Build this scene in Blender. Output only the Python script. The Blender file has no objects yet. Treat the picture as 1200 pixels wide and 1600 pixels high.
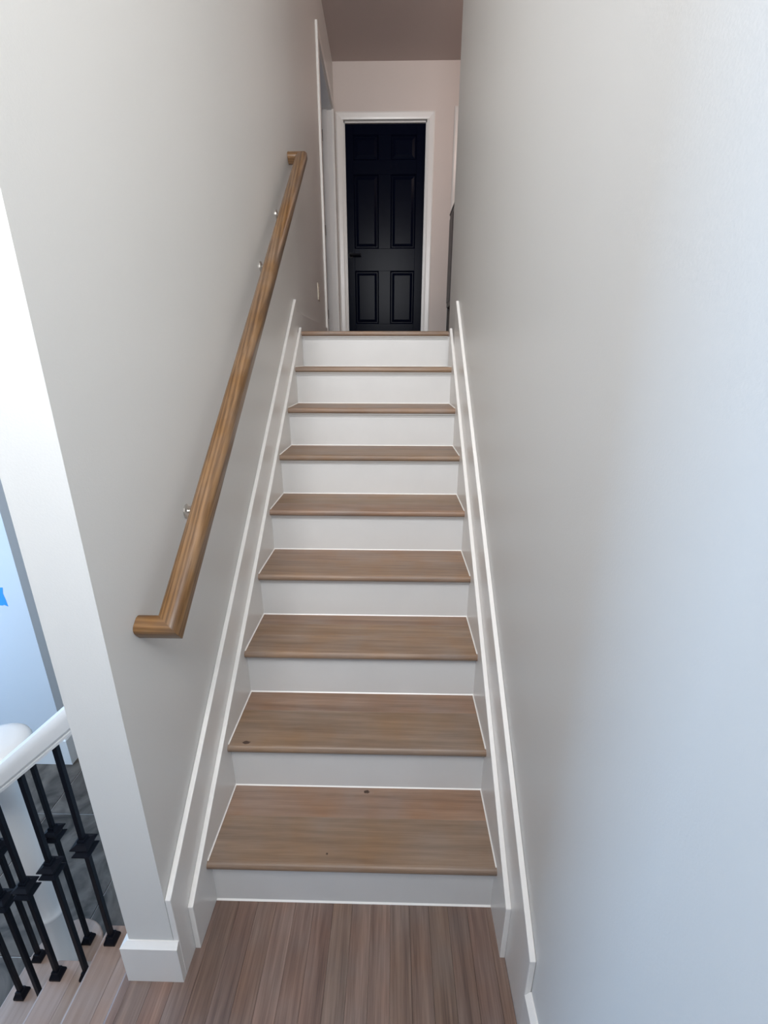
import bpy, bmesh, math, random
from mathutils import Vector, Matrix
random.seed(7)
C = bpy.context.scene.collection
PI = math.pi

# ------------------------------------------------------------------ camera
cam_d = bpy.data.cameras.new('camera')
cam = bpy.data.objects.new('camera', cam_d); C.objects.link(cam)
YAW, PITCH, ROLL, FPX = -0.0208, -0.3261, 0.0016, 705.64
f = Vector((math.sin(YAW)*math.cos(PITCH), math.cos(YAW)*math.cos(PITCH), math.sin(PITCH)))
r = Vector((math.cos(YAW), -math.sin(YAW), 0)); u = r.cross(f)
rr = math.cos(ROLL)*r + math.sin(ROLL)*u; uu = -math.sin(ROLL)*r + math.cos(ROLL)*u
cam.matrix_world = Matrix(((rr.x, uu.x, -f.x, 0.1112), (rr.y, uu.y, -f.y, -0.9154), (rr.z, uu.z, -f.z, 1.5591), (0, 0, 0, 1)))
cam_d.sensor_fit = 'VERTICAL'; cam_d.sensor_height = 24.0; cam_d.lens = FPX/1600*24.0
cam_d.clip_start = 0.02
bpy.context.scene.camera = cam

# ------------------------------------------------------------------ world, light, exposure
w = bpy.data.worlds.new('world'); bpy.context.scene.world = w; w.use_nodes = True
bg = w.node_tree.nodes['Background']; bg.inputs[0].default_value = (0.62, 0.75, 1.0, 1); bg.inputs[1].default_value = 0.6
vs = bpy.context.scene.view_settings
vs.view_transform = 'Standard'; vs.look = 'None'; vs.gamma = 1.0; vs.use_curve_mapping = False; vs.exposure = 0.0

def area(name, loc, rot, sx, sy, power, col):
    d = bpy.data.lights.new(name, 'AREA'); d.shape = 'RECTANGLE'; d.size = sx; d.size_y = sy; d.energy = power; d.color = col
    o = bpy.data.objects.new(name, d); C.objects.link(o); o.location = loc; o.rotation_euler = rot
    return o
YB = -1.6       # wall behind the camera
XL = -3.2       # far side of the entry room
area('guessed_front_daylight', (-0.15, YB+0.03, 3.2), (PI/2, 0, 0), 1.12, 1.6, 117, (0.97, 0.985, 1.0))  # guessed unseen window light, placed to set the brightness up the stairs
area('guessed_side_daylight', (XL+0.03, 0.30, 1.0), (0, -PI/2, 0), 2.4, 0.8, 68, (0.38, 0.645, 1.0))  # guessed unseen window light, added for the blue on entry and right wall
area('guessed_bedroom_daylight', (-2.45, 3.6, 3.0), (0, -PI/2, 0), 1.2, 1.2, 5, (0.62, 0.76, 1.0))  # guessed unseen window light, added for the bluish jamb

# ------------------------------------------------------------------ materials
def mat(name, col, rough=0.6, bump=0.0, bscale=300.0, var=0.0, vscale=3.0, metal=0.0, spec=0.5, coat=0.0):
    m = bpy.data.materials.new(name); m.use_nodes = True
    nt = m.node_tree; b = nt.nodes['Principled BSDF']
    b.inputs['Base Color'].default_value = (*col, 1); b.inputs['Roughness'].default_value = rough
    b.inputs['Metallic'].default_value = metal; b.inputs['Specular IOR Level'].default_value = spec
    b.inputs['Coat Weight'].default_value = coat
    tc = nt.nodes.new('ShaderNodeTexCoord')
    if var:
        n = nt.nodes.new('ShaderNodeTexNoise'); n.inputs['Scale'].default_value = vscale; n.inputs['Detail'].default_value = 4
        nt.links.new(tc.outputs['Object'], n.inputs['Vector'])
        rp = nt.nodes.new('ShaderNodeValToRGB')
        rp.color_ramp.elements[0].position = 0.3; rp.color_ramp.elements[1].position = 0.7
        rp.color_ramp.elements[0].color = (*[c*(1-var) for c in col], 1); rp.color_ramp.elements[1].color = (*[min(1, c*(1+var)) for c in col], 1)
        nt.links.new(n.outputs['Fac'], rp.inputs['Fac']); nt.links.new(rp.outputs['Color'], b.inputs['Base Color'])
    if bump:
        n = nt.nodes.new('ShaderNodeTexNoise'); n.inputs['Scale'].default_value = bscale; n.inputs['Detail'].default_value = 3
        nt.links.new(tc.outputs['Object'], n.inputs['Vector'])
        bp = nt.nodes.new('ShaderNodeBump'); bp.inputs['Strength'].default_value = bump; bp.inputs['Distance'].default_value = 0.002
        nt.links.new(n.outputs['Fac'], bp.inputs['Height']); nt.links.new(bp.outputs['Normal'], b.inputs['Normal'])
    return m

def wood(name, dark, light, axis, rough=0.55, fine=1.0, tint=0.18, cath=0.5, red=0.06, streak=1.0):
    """grain runs along local axis (0/1/2); every object gets its own tone and its own stretch of grain"""
    m = bpy.data.materials.new(name); m.use_nodes = True
    nt = m.node_tree; L = nt.links; N = nt.nodes; b = N['Principled BSDF']
    b.inputs['Roughness'].default_value = rough
    tc = N.new('ShaderNodeTexCoord'); oi = N.new('ShaderNodeObjectInfo')
    mul = N.new('ShaderNodeMath'); mul.operation = 'MULTIPLY'; mul.inputs[1].default_value = 37.0
    L.new(oi.outputs['Random'], mul.inputs[0])
    add = N.new('ShaderNodeVectorMath'); add.operation = 'ADD'
    L.new(tc.outputs['Object'], add.inputs[0]); L.new(mul.outputs[0], add.inputs[1])
    def mapped(long, cross):
        mp = N.new('ShaderNodeMapping'); s = [cross]*3; s[axis] = long; mp.inputs['Scale'].default_value = s
        L.new(add.outputs[0], mp.inputs['Vector']); return mp
    n1 = N.new('ShaderNodeTexNoise'); n1.inputs['Scale'].default_value = 1; n1.inputs['Detail'].default_value = 5; n1.inputs['Distortion'].default_value = 0.6
    L.new(mapped(2.2*fine, 28*fine).outputs[0], n1.inputs['Vector'])
    n2 = N.new('ShaderNodeTexNoise'); n2.inputs['Scale'].default_value = 1; n2.inputs['Detail'].default_value = 3
    L.new(mapped(9*fine, 260*fine).outputs[0], n2.inputs['Vector'])
    wv = N.new('ShaderNodeTexWave'); wv.wave_type = 'BANDS'; wv.bands_direction = 'DIAGONAL'
    wv.inputs['Scale'].default_value = 1.0; wv.inputs['Distortion'].default_value = 7.0; wv.inputs['Detail'].default_value = 3; wv.inputs['Detail Scale'].default_value = 0.6
    L.new(mapped(0.8*fine, 26*fine).outputs[0], wv.inputs['Vector'])
    mx = N.new('ShaderNodeMix'); mx.data_type = 'FLOAT'; mx.inputs[0].default_value = cath
    L.new(n1.outputs['Fac'], mx.inputs[2]); L.new(wv.outputs['Fac'], mx.inputs[3])
    mx2 = N.new('ShaderNodeMix'); mx2.data_type = 'FLOAT'; mx2.inputs[0].default_value = 0.32*streak
    L.new(mx.outputs[0], mx2.inputs[2]); L.new(n2.outputs['Fac'], mx2.inputs[3])
    rp = N.new('ShaderNodeValToRGB'); e = rp.color_ramp.elements
    e[0].position = 0.28; e[1].position = 0.72; e[0].color = (*dark, 1); e[1].color = (*light, 1)
    L.new(mx2.outputs[0], rp.inputs['Fac'])
    # tone of the single board
    hs = N.new('ShaderNodeHueSaturation')
    mr = N.new('ShaderNodeMapRange'); mr.inputs[3].default_value = 1-tint; mr.inputs[4].default_value = 1+tint
    L.new(oi.outputs['Random'], mr.inputs[0]); L.new(mr.outputs[0], hs.inputs['Value'])
    wn = N.new('ShaderNodeTexWhiteNoise'); wn.noise_dimensions = '1D'; L.new(oi.outputs['Random'], wn.inputs['W'])
    mh = N.new('ShaderNodeMapRange'); mh.inputs[3].default_value = 0.5-red*0.35; mh.inputs[4].default_value = 0.5+red*0.2
    L.new(wn.outputs['Value'], mh.inputs[0]); L.new(mh.outputs[0], hs.inputs['Hue'])
    # slow blotches of the sanded surface
    nb = N.new('ShaderNodeTexNoise'); nb.inputs['Scale'].default_value = 7; nb.inputs['Detail'].default_value = 3
    L.new(add.outputs[0], nb.inputs['Vector'])
    ms = N.new('ShaderNodeMapRange'); ms.inputs[1].default_value = 0.3; ms.inputs[2].default_value = 0.7; ms.inputs[3].default_value = 0.8; ms.inputs[4].default_value = 1.15
    L.new(nb.outputs['Fac'], ms.inputs[0]); L.new(ms.outputs[0], hs.inputs['Saturation'])
    L.new(rp.outputs['Color'], hs.inputs['Color']); L.new(hs.outputs['Color'], b.inputs['Base Color'])
    bp = N.new('ShaderNodeBump'); bp.inputs['Strength'].default_value = 0.12; bp.inputs['Distance'].default_value = 0.001
    L.new(mx2.outputs[0], bp.inputs['Height']); L.new(bp.outputs['Normal'], b.inputs['Normal'])
    return m

M = {}
M['wall'] = mat('greige_wall_paint', (0.66, 0.65, 0.625), 0.42, 0.10, 260, 0.015, 1.3, spec=0.4)
M['entry'] = mat('white_wall_paint', (0.61, 0.625, 0.64), 0.6, 0.08, 260)
M['hall'] = mat('hall_wall_paint', (0.62, 0.55, 0.51), 0.6, 0.25, 170)
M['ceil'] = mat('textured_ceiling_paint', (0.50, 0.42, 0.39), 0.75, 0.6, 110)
M['trim'] = mat('white_trim_paint', (0.74, 0.72, 0.69), 0.28, 0.03, 200, 0.01, 4)
M['riser'] = mat('white_riser_paint', (0.61, 0.60, 0.585), 0.4, 0.05, 180, 0.02, 6)
M['caulk'] = mat('white_caulk', (0.80, 0.78, 0.74), 0.35)
M['tread'] = wood('sanded_oak_tread', (0.165, 0.104, 0.069), (0.310, 0.208, 0.140), 0, 0.5, 1.0, 0.10, 0.10, 0.02)
M['plank'] = wood('sanded_oak_strip', (0.085, 0.052, 0.040), (0.265, 0.178, 0.137), 1, 0.5, 1.0, 0.15, 0.10, 0.025, 1.3)
M['lower'] = wood('pale_sanded_oak', (0.25, 0.17, 0.125), (0.37, 0.27, 0.21), 1, 0.5, 1.0, 0.08, 0.15, 0.03)
M['oak'] = wood('varnished_golden_oak', (0.060, 0.029, 0.012), (0.240, 0.141, 0.072), 1, 0.32, 2.2, 0.03, 0.30, 0.0)
M['oak_x'] = wood('varnished_golden_oak_return', (0.085, 0.040, 0.015), (0.25, 0.142, 0.068), 0, 0.32, 2.2, 0.03, 0.30, 0.0)
M['iron'] = mat('black_wrought_iron', (0.0025, 0.0028, 0.006), 0.45, 0.05, 90, spec=0.16)
M['metal'] = mat('brushed_nickel', (0.65, 0.62, 0.58), 0.3, metal=1.0)
M['hinge'] = mat('dark_hinge_metal', (0.10, 0.09, 0.085), 0.4, metal=1.0)
M['black'] = mat('blue_lit_black_door_paint', (0.0018, 0.0030, 0.0095), 0.22, 0.02, 120, spec=0.035)  # bluish base colour stands in for window light on the black door
M['tape'] = mat('blue_masking_tape', (0.02, 0.28, 0.75), 0.6, 0.1, 120)
M['plate'] = mat('ivory_plastic', (0.72, 0.66, 0.55), 0.35)
M['cabinet'] = wood('dark_stained_wood', (0.012, 0.008, 0.007), (0.045, 0.026, 0.020), 2, 0.35)
M['grout'] = mat('grey_grout', (0.42, 0.41, 0.40), 0.9, 0.2, 200)
g = bpy.data.materials.new('clear_window_glass'); g.use_nodes = True
nt = g.node_tree; nt.nodes.remove(nt.nodes['Principled BSDF'])
tr = nt.nodes.new('ShaderNodeBsdfTransparent'); gl = nt.nodes.new('ShaderNodeBsdfGlossy'); gl.inputs['Roughness'].default_value = 0.02
mxs = nt.nodes.new('ShaderNodeMixShader'); mxs.inputs[0].default_value = 0.06
nt.links.new(tr.outputs[0], mxs.inputs[1]); nt.links.new(gl.outputs[0], mxs.inputs[2]); nt.links.new(mxs.outputs[0], nt.nodes['Material Output'].inputs[0])
M['glass'] = g
# slate: bluish grey with soft veins, tone differs from tile to tile
m = bpy.data.materials.new('grey_slate_tile'); m.use_nodes = True
nt = m.node_tree; N = nt.nodes; L = nt.links; b = N['Principled BSDF']; b.inputs['Roughness'].default_value = 0.5; b.inputs['Specular IOR Level'].default_value = 0.3
tc = N.new('ShaderNodeTexCoord'); oi = N.new('ShaderNodeObjectInfo')
mu = N.new('ShaderNodeMath'); mu.operation = 'MULTIPLY'; mu.inputs[1].default_value = 23; L.new(oi.outputs['Random'], mu.inputs[0])
ad = N.new('ShaderNodeVectorMath'); ad.operation = 'ADD'; L.new(tc.outputs['Object'], ad.inputs[0]); L.new(mu.outputs[0], ad.inputs[1])
n1 = N.new('ShaderNodeTexNoise'); n1.inputs['Scale'].default_value = 4.5; n1.inputs['Detail'].default_value = 9; n1.inputs['Distortion'].default_value = 2.6; L.new(ad.outputs[0], n1.inputs['Vector'])
rp = N.new('ShaderNodeValToRGB'); e = rp.color_ramp.elements
e[0].position = 0.3; e[0].color = (0.030, 0.024, 0.019, 1); e[1].position = 0.72; e[1].color = (0.150, 0.124, 0.102, 1)
L.new(n1.outputs['Fac'], rp.inputs['Fac']); L.new(rp.outputs['Color'], b.inputs['Base Color'])
bp = N.new('ShaderNodeBump'); bp.inputs['Strength'].default_value = 0.35; bp.inputs['Distance'].default_value = 0.004
L.new(n1.outputs['Fac'], bp.inputs['Height']); L.new(bp.outputs['Normal'], b.inputs['Normal'])
M['slate'] = m

# ------------------------------------------------------------------ mesh helpers
def link(name, bm, m, parent=None, smooth=False):
    bmesh.ops.recalc_face_normals(bm, faces=bm.faces)
    me = bpy.data.meshes.new(name); bm.to_mesh(me); bm.free()
    if m: me.materials.append(M[m] if isinstance(m, str) else m)
    if smooth:
        for p in me.polygons: p.use_smooth = True
        me.set_sharp_from_angle(angle=0.55)
    o = bpy.data.objects.new(name, me); C.objects.link(o)
    if parent: o.parent = parent
    return o
def add_box(bm, x0, x1, y0, y1, z0, z1):
    v = [bm.verts.new(p) for p in ((x0,y0,z0),(x1,y0,z0),(x1,y1,z0),(x0,y1,z0),(x0,y0,z1),(x1,y0,z1),(x1,y1,z1),(x0,y1,z1))]
    for q in ((0,3,2,1),(4,5,6,7),(0,1,5,4),(1,2,6,5),(2,3,7,6),(3,0,4,7)): bm.faces.new([v[i] for i in q])
def add_prism(bm, pts, fn0, fn1):
    a = [bm.verts.new(fn0(*p)) for p in pts]; b_ = [bm.verts.new(fn1(*p)) for p in pts]
    n = len(pts)
    bm.faces.new(a); bm.faces.new(list(reversed(b_)))
    for i in range(n): bm.faces.new((a[i], b_[i], b_[(i+1) % n], a[(i+1) % n]))
def prism_x(bm, yz, x0, x1): add_prism(bm, yz, lambda y, z: (x0, y, z), lambda y, z: (x1, y, z))
def prism_y(bm, xz, y0, y1): add_prism(bm, xz, lambda x, z: (x, y0, z), lambda x, z: (x, y1, z))
def prism_z(bm, xy, z0, z1): add_prism(bm, xy, lambda x, y: (x, y, z0), lambda x, y: (x, y, z1))
def bev(bm, wdt, seg=1):
    bmesh.ops.recalc_face_normals(bm, faces=bm.faces)
    bmesh.ops.bevel(bm, geom=[e for e in bm.edges if e.calc_face_angle(0) > 0.5], offset=wdt, segments=seg, affect='EDGES', profile=0.5)
def box(name, x0, x1, y0, y1, z0, z1, m, parent=None, bevel=0.0, seg=1, at=False):
    """at=True puts the object's origin at the box centre"""
    bm = bmesh.new()
    if at:
        cx, cy, cz = (x0+x1)/2, (y0+y1)/2, (z0+z1)/2
        add_box(bm, x0-cx, x1-cx, y0-cy, y1-cy, z0-cz, z1-cz)
    else: add_box(bm, x0, x1, y0, y1, z0, z1)
    if bevel: bev(bm, bevel, seg)
    o = link(name, bm, m, parent)
    if at: o.location = (cx, cy, cz)
    return o
def lathe(bm, prof, n=28, c=(0, 0), cap=True):
    rings = []
    for rad, z in prof:
        rings.append([bm.verts.new((c[0]+rad*math.cos(2*PI*i/n), c[1]+rad*math.sin(2*PI*i/n), z)) for i in range(n)])
    for a, b_ in zip(rings, rings[1:]):
        for i in range(n): bm.faces.new((a[i], a[(i+1) % n], b_[(i+1) % n], b_[i]))
    if cap: bm.faces.new(list(reversed(rings[0]))); bm.faces.new(rings[-1])
def sweep(bm, frames, prof, caps=True):
    """frames: list of (origin, side, up); prof: list of (s, t)"""
    rings = [[bm.verts.new(o + s*sd + t*up) for s, t in prof] for o, sd, up in frames]
    n = len(prof)
    for a, b_ in zip(rings, rings[1:]):
        for i in range(n): bm.faces.new((a[i], a[(i+1) % n], b_[(i+1) % n], b_[i]))
    if caps: bm.faces.new(list(reversed(rings[0]))); bm.faces.new(rings[-1])
def tag(o, label=None, cat=None, group=None, kind=None):
    if label: o['label'] = label
    if cat: o['category'] = cat
    if group: o['group'] = group
    if kind: o['kind'] = kind
    return o
def struct(o, label, cat): return tag(o, label, cat, kind='structure')
def empty(name, loc=(0, 0, 0)):
    o = bpy.data.objects.new(name, None); C.objects.link(o); o.location = loc; o.empty_display_size = 0.1
    return o

# ------------------------------------------------------------------ dimensions (metres)
RISE, RUN, NOSE = 0.19, 0.2308, 0.0283
XI, XO, XW = 0.4146, 0.429, 0.444          # inner board face, outer board face, wall face (both sides)
ZU, ZC, ZS = 9*RISE, 4.2, -0.76            # upstairs floor, ceiling, slate floor
YE, YF = -0.18, 4.43                       # end of the left wall, far wall
YTOP = 8*RUN-NOSE
XLO = -0.56                                # outer face of the left wall

# ------------------------------------------------------------------ setting
def xl(y): return -XW if y <= 1.95 else -XW - 0.048*(y-1.95)/2.48
def wall_quad(bm, y0, y1, z0, z1):         # piece of the left wall, following its slight splay upstairs
    prism_z(bm, [(xl(y0), y0), (xl(y1), y1), (xl(y1)-0.116, y1), (xl(y0)-0.116, y0)], z0, z1)
OY0, OY1, OZ = 3.27, 4.25, 3.765           # left doorway upstairs
bm = bmesh.new()
wall_quad(bm, YE, 1.95, ZS, ZC); wall_quad(bm, 1.95, OY0, ZS, ZC); wall_quad(bm, OY0, OY1, OZ, ZC); wall_quad(bm, OY1, YF, ZS, ZC)
wall_quad(bm, OY0, OY1, ZS, ZU)
struct(link('wall_left', bm, 'wall'), 'smooth greige wall carrying the oak handrail, left of the stairs', 'wall')
bm = bmesh.new(); add_box(bm, XW, 0.56, YB, 2.07, ZS, ZC)
struct(link('wall_right', bm, 'wall'), 'plain greige wall along the stairs opposite the oak handrail', 'wall')

DX0, DX1, DZ = -0.412, 0.424, 3.752        # far doorway
bm = bmesh.new()
add_box(bm, -2.6, DX0-0.02, YF, YF+0.12, ZS, ZC); add_box(bm, DX1+0.02, 0.74, YF, YF+0.12, ZS, ZC)
add_box(bm, DX0-0.02, DX1+0.02, YF, YF+0.12, DZ+0.02, ZC); add_box(bm, 0.74, 1.52, YF, YF+0.12, DZ+0.03, ZC)
add_box(bm, 1.52, 3.2, YF, YF+0.12, ZS, ZC); add_box(bm, 0.74, 1.52, YF, YF+0.12, ZS, ZU)
struct(link('wall_far', bm, 'hall'), 'pale wall at the end of the upstairs hall around the black door', 'wall')
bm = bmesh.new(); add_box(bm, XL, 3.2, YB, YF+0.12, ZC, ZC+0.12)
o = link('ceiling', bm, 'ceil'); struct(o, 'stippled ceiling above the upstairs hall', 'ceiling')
o = box('wall_hall', 0.56, 3.2, 1.95, 2.07, ZS, ZC, 'hall'); struct(o, 'hall wall behind the end of the right stair wall', 'wall')
o = box('wall_hall_end', 3.2, 3.32, 1.95, YF+0.12, ZS, ZC, 'hall'); struct(o, 'end wall of the upstairs hall beyond the dark cabinet', 'wall')
o = box('floor_upper', -2.6, 3.2, YTOP+0.09, YF, ZU-0.1, ZU, 'plank'); struct(o, 'oak floor of the upstairs hall', 'floor')
# room behind the white hall door
bm = bmesh.new(); add_box(bm, -2.72, -2.6, 2.6, YF+0.12, ZU, 2.4); add_box(bm, -2.72, -2.6, 2.6, YF+0.12, 3.6, ZC)
add_box(bm, -2.72, -2.6, 2.6, 3.0, 2.4, 3.6); add_box(bm, -2.72, -2.6, 4.2, YF+0.12, 2.4, 3.6)
struct(link('wall_bedroom', bm, 'entry'), 'white wall of the room behind the open white door', 'wall')

# entry level
bm = bmesh.new(); add_box(bm, XL, -1.825, 1.153, 2.6, ZS, ZC)
struct(link('wall_entry', bm, 'entry'), 'white wall with blue tape beyond the black balusters', 'wall')
o = box('wall_entry_back', -2.72, XLO, 2.6, 2.7, ZS, ZC, 'entry'); struct(o, 'white wall closing the entry hall behind the stairs', 'wall')
# wall behind the camera and side wall, each with a guessed window added for daylight
def holed_wall(name, horiz, pos, t, a0, a1, h0, h1, v0, v1, m, label):
    bm = bmesh.new()
    def bb(a, b_, c, d):
        if horiz: add_box(bm, a, b_, pos-t, pos, c, d)
        else: add_box(bm, pos-t, pos, a, b_, c, d)
    bb(a0, h0, ZS, ZC); bb(h1, a1, ZS, ZC); bb(h0, h1, ZS, v0); bb(h0, h1, v1, ZC)
    return struct(link(name, bm, m), label, 'wall')
holed_wall('wall_front', True, YB, 0.12, XL, 0.56, -0.74, 0.42, 2.35, 4.05, 'entry', 'white wall with the guessed high front window, facing the stairs')
holed_wall('wall_side', False, XL, 0.12, YB, 2.6, -0.15, 0.75, -0.25, 2.25, 'entry', 'white wall of the entry room with the guessed narrow side window')
def window(name, horiz, pos, h0, h1, v0, v1, nm, label):
    root = struct(empty(name), label, 'window')
    def bb(nme, a, b_, c, d, m, dep=0.06, off=0.0, par=root):
        if horiz: return box(nme, a, b_, pos-0.09-off, pos-0.09-off+dep, c, d, m, par)
        return box(nme, pos-0.09-off, pos-0.09-off+dep, a, b_, c, d, m, par)
    bb('window_frame', h0, h0+0.05, v0, v1, 'trim'); bb('window_frame', h1-0.05, h1, v0, v1, 'trim')
    bb('window_frame', h0+0.05, h1-0.05, v0, v0+0.05, 'trim'); bb('window_frame', h0+0.05, h1-0.05, v1-0.05, v1, 'trim')
    for k in range(1, nm):
        a = h0+(h1-h0)*k/nm; bb('mullion', a-0.025, a+0.025, v0+0.05, v1-0.05, 'trim')
    for k in range(nm):
        a = h0+(h1-h0)*k/nm; bb('pane', a+0.03, a+(h1-h0)/nm-0.03, v0+0.05, v1-0.05, 'glass', 0.006, -0.027)
window('guessed_window_1', True, YB, -0.74, 0.42, 2.35, 4.05, 1, 'guessed unseen tall single-pane window high in the wall facing the stairs')
window('guessed_window_2', False, XL, -0.15, 0.75, -0.25, 2.25, 1, 'guessed unseen narrow single-pane window of the entry room')
window('guessed_window_3', False, -2.6, 3.0, 4.2, 2.4, 3.6, 2, 'guessed unseen two-pane window of the room behind the white door')  # guessed window, added with the daylight of the side room

# slate floor of the entry: real tiles on a grout bed, running bond
o = box('floor_entry', XL, XLO+0.02, YB, 2.6, ZS-0.1, ZS-0.004, 'grout'); struct(o, 'grey slate tile floor of the entry below the balusters', 'floor')
TW = 0.535
tiles = {}
yrow = 0.83-0.61*5; row = 0
while yrow < 2.6:
    xo = -1.73 if row % 2 == 1 else -1.195+0.0
    x = xo - TW*6
    while x < XLO:
        a, b_ = max(x, XL)+0.0025, min(x+TW, XLO+0.01)-0.0025
        c, d = max(yrow, YB)+0.002, min(yrow+0.61, 2.6)-0.002
        if b_-a > 0.03 and d-c > 0.03:
            box('tile', a, b_, c, d, ZS-0.012, ZS, 'slate', o, 0.001, at=True)
        x += TW
    yrow += 0.61; row += 1

# landing floor: strips running towards the stairs
XE = -0.60
o = box('floor', XE+0.012, XO, YB, 0.0, -0.14, -0.012, 'grout'); struct(o, 'landing floor of narrow sanded oak strips at the foot of the stairs', 'floor')
floor = o
x = XE+0.028
PWD = 0.0571
while x < XO-0.004:
    x1 = min(x+PWD, XO)
    y = 0.0
    y1 = -random.uniform(0.25, 1.1)
    while y > YB:
        y1 = max(y1, YB)
        box('plank', x+0.0003, x1-0.0003, y1+0.0003, y-0.0003, -0.02, 0.0, 'plank', floor, 0.0002, at=True)
        y, y1 = y1, y1-random.uniform(0.5, 1.1)
    x = x1
bm = bmesh.new()   # rounded nosing strip at the edge of the lower flight
prism_y(bm, [(XE+0.0277, -0.027), (XE+0.0277, 0), (XE+0.008, 0), (XE+0.002, -0.004), (XE, -0.0135), (XE+0.002, -0.023), (XE+0.008, -0.027)], YB, 0.028)
link('nosing', bm, 'plank', floor)

# ------------------------------------------------------------------ main staircase
st = tag(empty('staircase', (0, 0, 0)), 'straight flight of sanded oak treads and white risers between two walls', 'staircase')
def nose_profile(yn, yb, z, t=0.027):
    rad = t/2
    pts = [(yb, z-t), (yb, z)]
    for k in range(9):
        a = PI/2+PI*k/8
        pts.append((yn+rad+rad*math.cos(a)*0.9, z-rad+rad*math.sin(a)))
    return pts
def tread_board(name, yn, yb, z, parent, nose):
    yc = (yn+yb)/2
    bm = bmesh.new()
    if nose:
        prism_x(bm, [(a-yc, c-z) for a, c in nose_profile(yn, yb, z)], -XI, XI)
    else:
        add_box(bm, -XI, XI, yn-yc, yb-yc, -0.027, 0.0); bev(bm, 0.0004)
    o = link(name, bm, 'tread', parent); o.location = (0, yc, z)
    return o
splits = {1: [0.150], 2: [0.165], 3: [0.115, 0.19], 4: [0.14], 5: [0.10, 0.18], 6: [0.15], 7: [0.12], 8: [0.16]}
for i in range(1, 10):
    yn = (i-1)*RUN-NOSE; z = i*RISE; yb = i*RUN if i < 9 else YTOP+0.09
    cuts = [yn+s for s in splits.get(i, [])]
    first = cuts[0] if cuts else yb
    t = tread_board('tread', yn, first-0.0003, z, st, True)
    off = -t.location
    for k, c in enumerate(cuts):
        nx = cuts[k+1]-0.0003 if k+1 < len(cuts) else yb
        bo = tread_board('board', c, nx, z, t, False); bo.location += off
    # thin caulk bead round three sides of the tread
    if i < 9:
        bm = bmesh.new(); q = 0.0032
        prism_x(bm, [(yb-q, z), (yb, z), (yb, z+q)], -XI, XI)
        for s in (-1, 1):
            add_prism(bm, [(0, 0), (q, 0), (0, q)], lambda a, c: (s*(XI-a), yn+0.012, z+c), lambda a, c: (s*(XI-a), yb, z+c))
        cb = link('caulk_bead', bm, 'caulk', t); cb.location = off
    XR = XI if i < 9 else XW-0.001
    box('riser', -XR, XR, (i-1)*RUN, (i-1)*RUN+0.014, (i-1)*RISE, z-0.027, 'riser', st)
    bm = bmesh.new()
    yy, zz = (i-1)*RUN, z-0.027
    prism_x(bm, [(yy, zz), (yy-0.015, zz), (yy-0.015, zz-0.004), (yy-0.009, zz-0.007), (yy-0.005, zz-0.012), (yy-0.004, zz-0.016), (yy, zz-0.016)], -XI, XI)
    link('cove_moulding', bm, 'riser', st)
M['knot'] = mat('dark_oak_knot', (0.055, 0.030, 0.020), 0.6, 0, 300, 0.35, 160)
def knot(x, y, z, rx, ry, parent):
    bm = bmesh.new(); n = 14; ph = x*40
    vs_ = [bm.verts.new((rx*math.cos(2*PI*k/n)*(1+0.25*math.sin(3*k+ph)), ry*math.sin(2*PI*k/n)*(1+0.2*math.cos(2*k+ph)), 0)) for k in range(n)]
    ft = bm.faces.new(vs_)
    bmesh.ops.extrude_face_region(bm, geom=[ft])
    for v in vs_: v.co.z -= 0.002
    o = link('knot', bm, 'knot', parent); o.location = Vector((x, y, z+0.0002))-parent.location
trs = [c for c in st.children if c.name.startswith('tread')]
trs.sort(key=lambda c: c.location.z)
knot(0.031, 0.213, RISE, 0.009, 0.006, trs[0]); knot(-0.073, 0.011, RISE, 0.003, 0.003, trs[0])
knot(-0.358, 0.224, 2*RISE, 0.013, 0.006, trs[1])
bm = bmesh.new(); q = 0.004           # caulk along the foot of the first riser
prism_x(bm, [(-q, 0), (0, 0), (0, q)], -XI, XI); link('caulk_bead', bm, 'caulk', st)
# skirt boards: an outer board on the wall and a thinner one laid over it, either side
def skirt(name, side, xa, xb, y0, y1, c, s, zend0=None, ztop=None, foot=-0.0):
    bm = bmesh.new()
    # bottom follows under the steps
    top0, top1 = c+s*y0, c+s*y1
    low = [(y1, max(ZU-0.3, 0)), (0.35, -0.0+0.0), (y0, foot)]
    prism_x(bm, [(y0, top0), (y1, top1)]+low, side*xa, side*xb)
    bev(bm, 0.0018, 2)
    return link(name, bm, 'trim', st)
skirt('skirt_board', -1, XO, XW-0.0005, YE, 1.79, 0.4385, 0.80)
skirt('skirt_board', -1, XI, XO, -0.122, 1.83, 0.268, 0.799)
skirt('skirt_board', 1, XO, XW-0.0005, -0.268, 1.655, 0.490, 0.820)
skirt('skirt_board', 1, XI, XO, -0.125, 1.765, 0.301, 0.805)
# baseboards
def bb_profile(h=0.143, t=0.015): return [(0, 0), (t, 0), (t, h-0.012), (0.003, h), (0, h)]
bm = bmesh.new()
add_prism(bm, bb_profile(), lambda a, c: (-XO-0.001+0.0, YE-a, c), lambda a, c: (XLO, YE-a, c))
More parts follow.
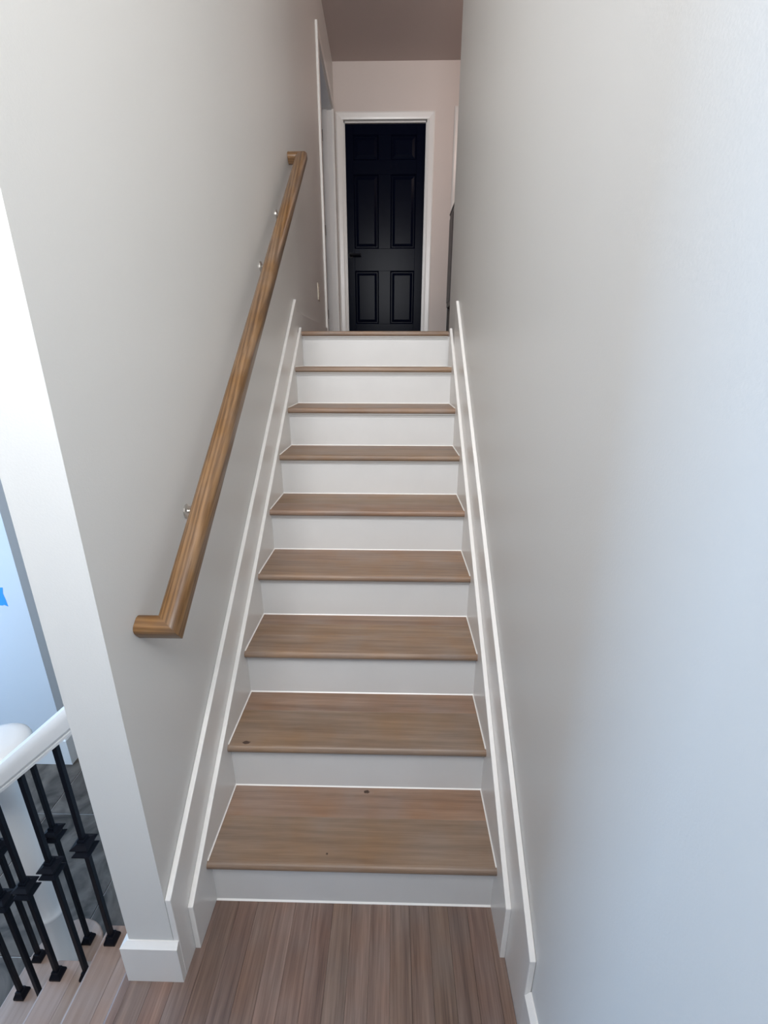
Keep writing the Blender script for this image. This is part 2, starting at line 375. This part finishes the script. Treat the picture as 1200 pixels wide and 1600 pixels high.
# mitred corner piece running back along the outer face of the wall
add_prism(bm, bb_profile(), lambda a, c: (XLO-a*1.2, YE-a, c), lambda a, c: (XLO-a*1.2, -0.002, c))
add_prism(bm, bb_profile(), lambda a, c: (XLO, YE-a, c), lambda a, c: (XLO-a*1.2, YE-a, c))
struct(link('baseboard_left', bm, 'trim'), 'white baseboard wrapped round the end of the handrail wall', 'baseboard')
bm = bmesh.new()
add_prism(bm, bb_profile(0.160), lambda a, c: (XW-a, -0.2685, c), lambda a, c: (XW-a, YB, c))
struct(link('baseboard_right', bm, 'trim'), 'white baseboard on the right wall below the skirt board end', 'baseboard')
bm = bmesh.new()
prism_z(bm, [(xl(1.7925), 1.7925), (xl(1.95), 1.95), (xl(3.19), 3.19), (xl(3.19)+0.012, 3.19), (xl(1.95)+0.012, 1.95), (xl(1.7925)+0.012, 1.7925)], ZU, ZU+0.10)
struct(link('baseboard_hall', bm, 'trim'), 'low baseboard of the upstairs hall below the outlet', 'baseboard')
bm = bmesh.new()
add_prism(bm, bb_profile(0.19, 0.016), lambda a, c: (-1.825+a, 1.153-a, ZS+c), lambda a, c: (XL, 1.153-a, ZS+c))
add_prism(bm, bb_profile(0.19, 0.016), lambda a, c: (-1.825+a, 1.153-a, ZS+c), lambda a, c: (-1.825+a, 2.6, ZS+c))
struct(link('baseboard_entry', bm, 'trim'), 'white baseboard along the entry wall above the slate tiles', 'baseboard')

# ------------------------------------------------------------------ lower flight
lf = tag(empty('lower_staircase', (0, 0, ZS)), 'short flight of pale oak steps dropping to the slate entry floor', 'staircase')
YEND = 0.028
xn = [-0.805, -1.02, -1.237]
def up(o): o.location = Vector(o.location)-Vector((0, 0, ZS)); return o
BC, BR = (-1.11, 0.13), 0.127
def bull(rad, xfront, xback):
    pts = [(xfront, YB), (xback, YB), (xback, YEND-0.002)]
    pts += [(BC[0]+rad*0.88, YEND)]
    for k in range(0, 17):
        a = -0.35+(PI+0.35)*k/16
        pts.append((BC[0]+rad*math.cos(a), BC[1]+rad*math.sin(a)))
    pts[-1] = (xfront, BC[1])
    return pts
for k in range(3):
    z = -RISE*(k+1); xa = xn[k]; xb = (XE+0.029 if k == 0 else xn[k-1]+0.025)
    if k < 2:
        t = None
        ws = [0.085, 0.075, 0.2]
        x = xa
        for j, wd in enumerate(ws):
            x1 = min(x+wd, xb)
            if x1-x < 0.01: break
            bm = bmesh.new(); cx = (x+x1)/2
            if j == 0:
                prism_y(bm, [(x1-cx-0.0003, -0.027), (x1-cx-0.0003, 0), (x-cx+0.009, 0), (x-cx+0.002, -0.004), (x-cx, -0.0135), (x-cx+0.002, -0.023), (x-cx+0.009, -0.027)], YB, YEND)
            else:
                add_box(bm, x-cx+0.0003, x1-cx-0.0003, YB, YEND, -0.027, 0); bev(bm, 0.0004)
            if t is None:
                t = link('tread', bm, 'lower', lf); t.location = (cx, 0, z-ZS)
            else:
                bo = link('board', bm, 'lower', t); bo.location = Vector((cx, 0, z-ZS))-t.location
            x = x1
        bm = bmesh.new(); add_box(bm, xa+0.025, xa+0.04, YB, 0.012, z-RISE-ZS, z-0.027-ZS); link('riser', bm, 'riser', lf)
    else:
        bm = bmesh.new(); prism_z(bm, bull(BR, xa, xb), z-0.027, z); bev(bm, 0.006, 3)
        t = link('tread', bm, 'lower', lf); t.location = (0, 0, -ZS); tag(t, 'starting step with rounded bullnose end')
        bm = bmesh.new(); prism_z(bm, bull(BR-0.024, xa+0.024, xb), ZS, z-0.027)
        o = link('riser', bm, 'riser', lf); o.location = (0, 0, -ZS)
bm = bmesh.new(); add_box(bm, XE+0.025, XE+0.04, YB, YE-0.001, -RISE-ZS, -0.027-ZS); link('riser', bm, 'riser', lf)
bm = bmesh.new()
prism_y(bm, [(XLO, 0), (XLO, -0.027-RISE), (-0.78, -0.027-RISE), (-0.78, -0.027-2*RISE), (-0.995, -0.027-2*RISE), (-0.995, ZS), (XLO, ZS)], 0.0, 0.0121)
bm.free(); bm = bmesh.new()
add_box(bm, -0.78, XLO-0.001, 0.0, 0.012, 0, -RISE-0.027-ZS); add_box(bm, -0.995, -0.78, 0.0, 0.012, 0, -2*RISE-0.027-ZS)
link('stringer', bm, 'trim', lf)

# ------------------------------------------------------------------ white rail with volute, newel and black balusters
bal = tag(empty('balustrade', (-0.9, 0, ZS)), 'white stair rail ending in a volute over black iron balusters', 'railing')
O = Vector((-0.9, 0, ZS))
def zr(x):                        # centre line of the raking rail
    zz = 0.640+0.872*(x+0.768)
    lv = 0.425
    d = zz-lv
    return lv + (d+math.sqrt(d*d+0.0006))/2
path = []
for k in range(14):
    x = -0.561-(1.093-0.561)*k/13
    path.append(Vector((x, -0.01, zr(x))))
NC = Vector((-1.093, 0.13, 0))
for k in range(1, 11):
    a = math.radians(270-k*15)
    rad = 0.14-0.085*(k/10)**0.8
    path.append(Vector((NC.x+rad*math.cos(a), NC.y+rad*math.sin(a), zr(-1.093))))
path[13].z = zr(-1.093)
SC = 0.88
hp = [(0.022, -0.036), (0.024, -0.029), (0.0195, -0.0255), (0.028, -0.019), (0.0315, 0.004), (0.0305, 0.020), (0.023, 0.031), (0.011, 0.035)]
prof = hp+[(0, 0.036)]+[(-a, c) for a, c in reversed(hp)]
prof = [(a*SC, c*SC) for a, c in prof]
fr = []
for k, pnt in enumerate(path):
    a = path[max(0, k-1)]; b_ = path[min(len(path)-1, k+1)]
    t = (b_-a).normalized(); sd = t.cross(Vector((0, 0, 1))).normalized(); upv = sd.cross(t).normalized()
    fr.append((pnt-O, sd, upv))
bm = bmesh.new(); sweep(bm, fr, prof); hr = link('handrail', bm, 'trim', bal, True)
bm = bmesh.new(); VZ = zr(-1.093)
lathe(bm, [(0.060, VZ-0.033), (0.078, VZ-0.032), (0.081, VZ-0.022), (0.079, VZ-0.018), (0.088, VZ-0.004), (0.093, VZ+0.010), (0.090, VZ+0.020), (0.080, VZ+0.029), (0.060, VZ+0.034), (0.01, VZ+0.036)], 36, (NC.x-O.x, NC.y-O.y))
o = link('volute_eye', bm, 'trim', hr, True); o.location = (0, 0, -ZS)
bm = bmesh.new()
NZ = -0.57
NZ += 0.0005
lathe(bm, [(0.044, NZ), (0.044, NZ+0.012), (0.042, NZ+0.02), (0.0415, -0.312), (0.043, -0.308), (0.0445, -0.302), (0.0445, -0.295), (0.043, -0.289), (0.040, -0.283), (0.0395, -0.25),
           (0.0425, -0.15), (0.0435, -0.08), (0.042, 0.02), (0.038, 0.15), (0.034, 0.28), (0.032, 0.34), (0.035, 0.35), (0.035, 0.365), (0.031, 0.375), (0.036, VZ-0.033)], 32, (NC.x-O.x, NC.y-O.y))
o = link('newel_post', bm, 'trim', bal, True); o.location = (0, 0, -ZS)
# the shared knuckle and shoe
def sq_loft(bm, prof):
    rings = []
    for hw, z in prof: rings.append([bm.verts.new((sx*hw, sy*hw, z)) for sx, sy in ((-1,-1),(1,-1),(1,1),(-1,1))])
    for a, b_ in zip(rings, rings[1:]):
        for i in range(4): bm.faces.new((a[i], a[(i+1) % 4], b_[(i+1) % 4], b_[i]))
    bm.faces.new(list(reversed(rings[0]))); bm.faces.new(rings[-1])
bm = bmesh.new()
sq_loft(bm, [(0.0085, -0.034), (0.0105, -0.030), (0.0105, -0.024), (0.014, -0.020), (0.025, -0.015), (0.025, -0.012), (0.017, -0.004), (0.017, 0.004), (0.025, 0.012), (0.025, 0.015), (0.014, 0.020), (0.0105, 0.024), (0.0105, 0.030), (0.0085, 0.034)])
kn0 = link('knuckle', bm, 'iron')
bm = bmesh.new()
sq_loft(bm, [(0.0175, 0.0), (0.0175, 0.008), (0.016, 0.013), (0.0115, 0.024), (0.0105, 0.030)])
sh0 = link('shoe', bm, 'iron')
first = True
BALS = [(-0.768, -0.01, -RISE, 0.23), (-0.888, -0.01, -2*RISE, 0.133), (-0.987, -0.01, -2*RISE, 0.043), (-1.078, -0.008, -3*RISE, -0.02),
        (-1.184, 0.023, -3*RISE, -0.02), (-1.200, 0.127, -3*RISE, 0.007), (-1.050, 0.184, -3*RISE, 0.004)]
for x, y, z, kz in BALS:
    top = (zr(x) if y < 0.0 else VZ)-0.027
    bm = bmesh.new(); h = 0.0066
    add_box(bm, -h, h, -h, h, 0, top-z); bev(bm, 0.0008)
    o = link('baluster', bm, 'iron', bal); o.location = Vector((x, y, z+0.0005))-O
    for src, zz in ((kn0, kz-z), (sh0, 0.0)):
        c = src if first else src.copy()
        if not first: C.objects.link(c)
        c.parent = o; c.location = (0, 0, zz)
    first = False

# ------------------------------------------------------------------ oak wall handrail
PA = Vector((-0.376, -0.066, 1.001)); PB = Vector((-0.376, 1.868, 2.543))
D = (PB-PA).normalized(); LEN = (PB-PA).length
pitch = math.atan2(D.z, D.y)
hrl = tag(empty('wall_handrail', PA), 'varnished oak handrail sloping up the wall with mitred returns', 'handrail')
hrl.rotation_euler = (pitch, 0, 0)          # local Y runs along the rail, local Z is its top
W2, H2, KR = 0.0275, 0.026, 0.80
def loaf(w2, h2, rt=0.019, rb=0.016):
    pts = []
    for cx, cz, r0, a0 in ((w2-rb, -h2+rb, rb, -90), (w2-rt, h2-rt, rt, 0), (-w2+rt, h2-rt, rt, 90), (-w2+rb, -h2+rb, rb, 180)):
        for k in range(6):
            a = math.radians(a0+90*k/5); pts.append((cx+r0*math.cos(a), cz+r0*math.sin(a)))
    return pts
lp = loaf(W2, H2)
bm = bmesh.new()
X, Yv, Z = Vector((1, 0, 0)), Vector((0, 1, 0)), Vector((0, 0, 1))
sweep(bm, [(Vector((0, 0, 0)), X-Yv*KR, Z), (Vector((0, LEN, 0)), X+Yv*KR, Z)], lp)
link('rail', bm, 'oak', hrl, True)
wx = -XW-PA.x+0.0005
for yy, s in ((0.0, 1), (LEN, -1)):
    bm = bmesh.new()
    sweep(bm, [(Vector((0, yy+s*0.0004, 0)), X-Yv*s*KR, Z), (Vector((wx, yy+s*0.0004, 0)), -Yv*s*KR, Z)], lp)
    link('return', bm, 'oak_x', hrl, True)
for t in (0.135, 0.62, 0.80):
    yy = LEN*t
    bm = bmesh.new()
    # wall rose, curved arm and saddle
    R0 = Vector((wx, yy, -0.048))
    ring = []
    for k in range(9):
        a = PI/2*k/8
        ring.append((Vector((wx*(1-math.sin(a)*0.98), yy, -0.048+0.016*(1-math.cos(a)))), k))
    fr = []
    for j, (pnt, k) in enumerate(ring):
        a = ring[max(0, j-1)][0]; b_ = ring[min(8, j+1)][0]; tg = (b_-a).normalized()
        fr.append((pnt, Yv, tg.cross(Yv)))
    sweep(bm, fr, [(0.005*math.cos(2*PI*i/8), 0.005*math.sin(2*PI*i/8)) for i in range(8)])
    br = link('bracket', bm, 'metal', hrl, True)
    bm = bmesh.new()
    sweep(bm, [(R0, Yv, Z), (R0+X*0.004, Yv, Z), (R0+X*0.007, Yv*0.7, Z*0.7)], [(0.020*math.cos(2*PI*i/14), 0.020*math.sin(2*PI*i/14)) for i in range(14)])
    link('wall_rose', bm, 'metal', br)
    box('saddle', -0.010, 0.010, yy-0.02, yy+0.02, -H2-0.003, -H2, 'metal', br)

# ------------------------------------------------------------------ black six-panel door upstairs
YD = YF+0.055
d1 = struct(empty('door_1', (0, YD, ZU)), 'closed black six-panel door at the end of the upstairs hall', 'door')
def dbox(nm, x0, x1, z0, z1, y0=0.0, y1=0.036, m='black', par=None, bevel=0.0015):
    return box(nm, x0, x1, y0, y1, z0-ZU, z1-ZU, m, par or d1, bevel)
xs = [DX0+0.004, -0.315, -0.062, 0.062, 0.318, DX1-0.004]
zr_ = [ZU+0.008, 1.93, 2.455, 2.665, 3.325, 3.445, 3.655, DZ-0.004]
for a, b_ in ((xs[0], xs[1]), (xs[4], xs[5])): dbox('stile', a, b_, zr_[0], zr_[7])
for a, b_ in ((zr_[0], zr_[1]), (zr_[2], zr_[3]), (zr_[4], zr_[5]), (zr_[6], zr_[7])): dbox('rail', xs[1], xs[4], a, b_)
for za, zb in ((zr_[1], zr_[2]), (zr_[3], zr_[4]), (zr_[5], zr_[6])):
    dbox('mullion', xs[2], xs[3], za, zb)
    for xa, xb in ((xs[1], xs[2]), (xs[3], xs[4])):
        bm = bmesh.new()
        rings = []
        for ins, dep in ((0.0, 0.002), (0.012, 0.014), (0.020, 0.014), (0.045, 0.005)):
            rings.append([bm.verts.new((px, dep, pz-ZU)) for px, pz in ((xa+ins, za+ins), (xb-ins, za+ins), (xb-ins, zb-ins), (xa+ins, zb-ins))])
        back = [bm.verts.new((px, 0.034, pz-ZU)) for px, pz in ((xa, za), (xb, za), (xb, zb), (xa, zb))]
        for p_, q_ in zip([back]+rings, rings):
            for i in range(4): bm.faces.new((p_[i], p_[(i+1) % 4], q_[(i+1) % 4], q_[i]))
        bm.faces.new(rings[-1]); bm.faces.new(list(reversed(back)))
        link('panel', bm, 'black', d1)
hx, hz = -0.358, 2.60
bm = bmesh.new()
sweep(bm, [(Vector((hx, 0, hz-ZU)), X, Z), (Vector((hx, -0.008, hz-ZU)), X, Z)], [(0.027*math.cos(2*PI*i/20), 0.027*math.sin(2*PI*i/20)) for i in range(20)])
hd = link('door_handle', bm, 'iron', d1)
bm = bmesh.new()
c12 = [(0.009*math.cos(2*PI*i/12), 0.009*math.sin(2*PI*i/12)) for i in range(12)]
sweep(bm, [(Vector((hx, -0.006, hz-ZU)), X, Z), (Vector((hx, -0.045, hz-ZU)), X, Z)], c12)
sweep(bm, [(Vector((hx-0.008, -0.048, hz-ZU)), Yv, Z), (Vector((hx+0.11, -0.050, hz-ZU)), Yv, Z)], c12)
link('lever', bm, 'iron', hd)

def casing(name, x0, x1, ztop, label, y=YF, only=None):
    root = struct(empty(name, (0, y, ZU)), label, 'door trim')
    cw = 0.062
    pr = [(0, 0), (cw, 0), (cw, 0.012), (cw-0.012, 0.017), (0.014, 0.012), (0.006, 0.010), (0, 0.008)]     # (across, out)
    for s, xx in ((-1, x0), (1, x1)):
        if only and s != only: continue
        bm = bmesh.new()
        add_prism(bm, pr, lambda a, c: (xx+s*a, -c, 0), lambda a, c: (xx+s*a, -c, ztop-ZU+a))
        link('side_casing', bm, 'trim', root)
        if only: continue
        bm = bmesh.new(); add_box(bm, min(xx, xx-s*0.012), max(xx, xx-s*0.012), 0.0, 0.118, 0, ztop-ZU); link('jamb', bm, 'trim', root)
        bm = bmesh.new(); add_box(bm, min(xx-s*0.012, xx-s*0.022), max(xx-s*0.012, xx-s*0.022), 0.030, 0.052, 0, ztop-ZU); link('door_stop', bm, 'trim', root)
    bm = bmesh.new()
    add_prism(bm, pr, lambda a, c: (x0-a, -c, ztop-ZU+a), lambda a, c: (x1+a, -c, ztop-ZU+a)); link('head_casing', bm, 'trim', root)
    if not only:
        bm = bmesh.new(); add_box(bm, x0, x1, 0.0, 0.118, ztop-ZU, ztop-ZU+0.012); link('head_jamb', bm, 'trim', root)
        bm = bmesh.new(); add_box(bm, x0, x1, 0.030, 0.052, ztop-ZU-0.012, ztop-ZU); link('door_stop', bm, 'trim', root)
    return root
casing('trim_1', DX0, DX1, DZ, 'white moulded casing framing the black door')
# second doorway in the far wall, beyond the corner of the right wall
casing('trim_2', 0.735, 1.52, DZ+0.035, 'white casing beside the black door, next to the dark cabinet')
d3 = struct(empty('door_3', (0, YF+0.06, ZU)), 'closed white door behind the dark cabinet upstairs', 'door')
box('slab', 0.748, 1.508, 0, 0.036, 0.008, DZ+0.03-ZU, 'trim', d3, 0.002)

# left doorway: casing, jamb, white door standing open into the room
tr3 = struct(empty('trim_3', (0, 0, ZU)), 'white casing round the open doorway above the handrail', 'door trim')
def slant_box(name, y0, y1, out, z0, z1, m, par, thick=0.0):
    bm = bmesh.new()
    prism_z(bm, [(xl(y0)-thick, y0), (xl(y1)-thick, y1), (xl(y1)+out, y1), (xl(y0)+out, y0)], z0-ZU, z1-ZU)
    return link(name, bm, m, par)
slant_box('side_casing', OY0-0.065, OY0, 0.016, ZU, OZ+0.065, 'trim', tr3)
slant_box('side_casing', OY1, OY1+0.065, 0.016, ZU, OZ+0.065, 'trim', tr3)
slant_box('head_casing', OY0, OY1, 0.016, OZ, OZ+0.065, 'trim', tr3)
slant_box('jamb', OY1-0.016, OY1, 0.0, ZU, OZ, 'trim', tr3, 0.116)
slant_box('jamb', OY0, OY0+0.016, 0.0, ZU, OZ, 'trim', tr3, 0.116)
slant_box('head_jamb', OY0+0.016, OY1-0.016, 0.0, OZ-0.016, OZ, 'trim', tr3, 0.116)
slant_box('door_stop', OY1-0.028, OY1-0.016, -0.045, ZU, OZ-0.016, 'trim', tr3, 0.085)
d2 = struct(empty('door_2', (xl(OY1)-0.120, OY1-0.02, ZU)), 'white door standing open into the side room upstairs', 'door')
box('slab', -0.80, -0.006, -0.036, 0.0, 0.01, OZ-0.02-ZU, 'trim', d2, 0.002)
for hz in (0.25, 1.02, 1.80):
    bm = bmesh.new(); lathe(bm, [(0.008, hz), (0.008, hz+0.09)], 12, (0.0, -0.040)); add_box(bm, 0.004, 0.03, -0.004, 0.0, hz, hz+0.09)
    link('hinge', bm, 'hinge', d2)

# ------------------------------------------------------------------ small things
# outlet upstairs on the splayed wall
oy, oz = 2.80, 2.035
ou = tag(empty('wall_outlet', (xl(oy), oy, oz)), 'small ivory outlet plate low on the hall wall by the doorway', 'outlet')
ou.rotation_euler = (0, 0, math.atan2(0.048, 2.48))
box('cover_plate', -0.0005, 0.006, -0.036, 0.036, -0.058, 0.058, 'plate', ou, 0.002)
for zz in (-0.02, 0.02):
    s_ = box('socket', 0.006, 0.008, -0.016, 0.016, zz-0.013, zz+0.013, 'plate', ou, 0.001)
    for yy in (-0.006, 0.006): box('slot', 0.0078, 0.0084, yy-0.001, yy+0.001, zz-0.004, zz+0.005, 'iron', s_)
# blue tape
bm = bmesh.new()
prism_y(bm, [(-2.10, 0.330), (-1.955, 0.318), (-1.945, 0.322), (-1.9265, 0.312), (-1.929, 0.35), (-1.934, 0.39), (-1.926, 0.425), (-2.10, 0.432)], -0.0006, 0.0)
o = link('masking_tape', bm, 'tape'); o.location = (0, 1.1528, 0)
tag(o, 'torn strip of bright blue masking tape stuck on the white entry wall', 'tape')
# dark cabinet glimpsed past the end of the right wall
cb = tag(empty('hall_cabinet', (0.80, 3.6, ZU)), 'dark wooden cabinet on legs beyond the right wall upstairs', 'cabinet')
box('body', -0.185, 0.25, -0.30, 0.30, 0.32, 1.10, 'cabinet', cb, 0.004)
box('top', -0.19, 0.26, -0.31, 0.31, 1.10, 1.115, 'cabinet', cb, 0.003)
for sy in (-1, 1): box('door', -0.191, -0.185, 0.02*sy if sy > 0 else -0.28, 0.28 if sy > 0 else -0.02, 0.36, 1.06, 'cabinet', cb, 0.002)
for sx in (-0.16, 0.225):
    for sy in (-0.275, 0.275): box('leg', sx-0.02, sx+0.02, sy-0.02, sy+0.02, 0, 0.32, 'cabinet', cb, 0.003)
# guessed ceiling lamp, out of sight round the corner, added for warm light upstairs
lp_ = tag(empty('guessed_ceiling_lamp', (1.35, 3.1, ZC)), 'guessed round frosted ceiling lamp, out of sight in the upstairs hall', 'lamp')
bm = bmesh.new(); lathe(bm, [(0.16, -0.03), (0.17, -0.02), (0.17, 0.0)], 32); link('base', bm, 'metal', lp_, True)
gm = bpy.data.materials.new('frosted_lamp_glass'); gm.use_nodes = True
gb = gm.node_tree.nodes['Principled BSDF']; gb.inputs['Base Color'].default_value = (0.9, 0.85, 0.8, 1); gb.inputs['Emission Color'].default_value = (1.0, 0.80, 0.70, 1); gb.inputs['Emission Strength'].default_value = 6
bm = bmesh.new(); lathe(bm, [(0.02, -0.115), (0.07, -0.105), (0.115, -0.08), (0.14, -0.05), (0.145, -0.03)], 32); link('lamp_shade', bm, gm, lp_, True)
pd = bpy.data.lights.new('guessed_hall_bulb', 'POINT'); pd.energy = 15; pd.color = (1.0, 0.80, 0.72); pd.shadow_soft_size = 0.14
po = bpy.data.objects.new('guessed_hall_bulb', pd); C.objects.link(po); po.location = (1.35, 3.1, ZC-0.32)
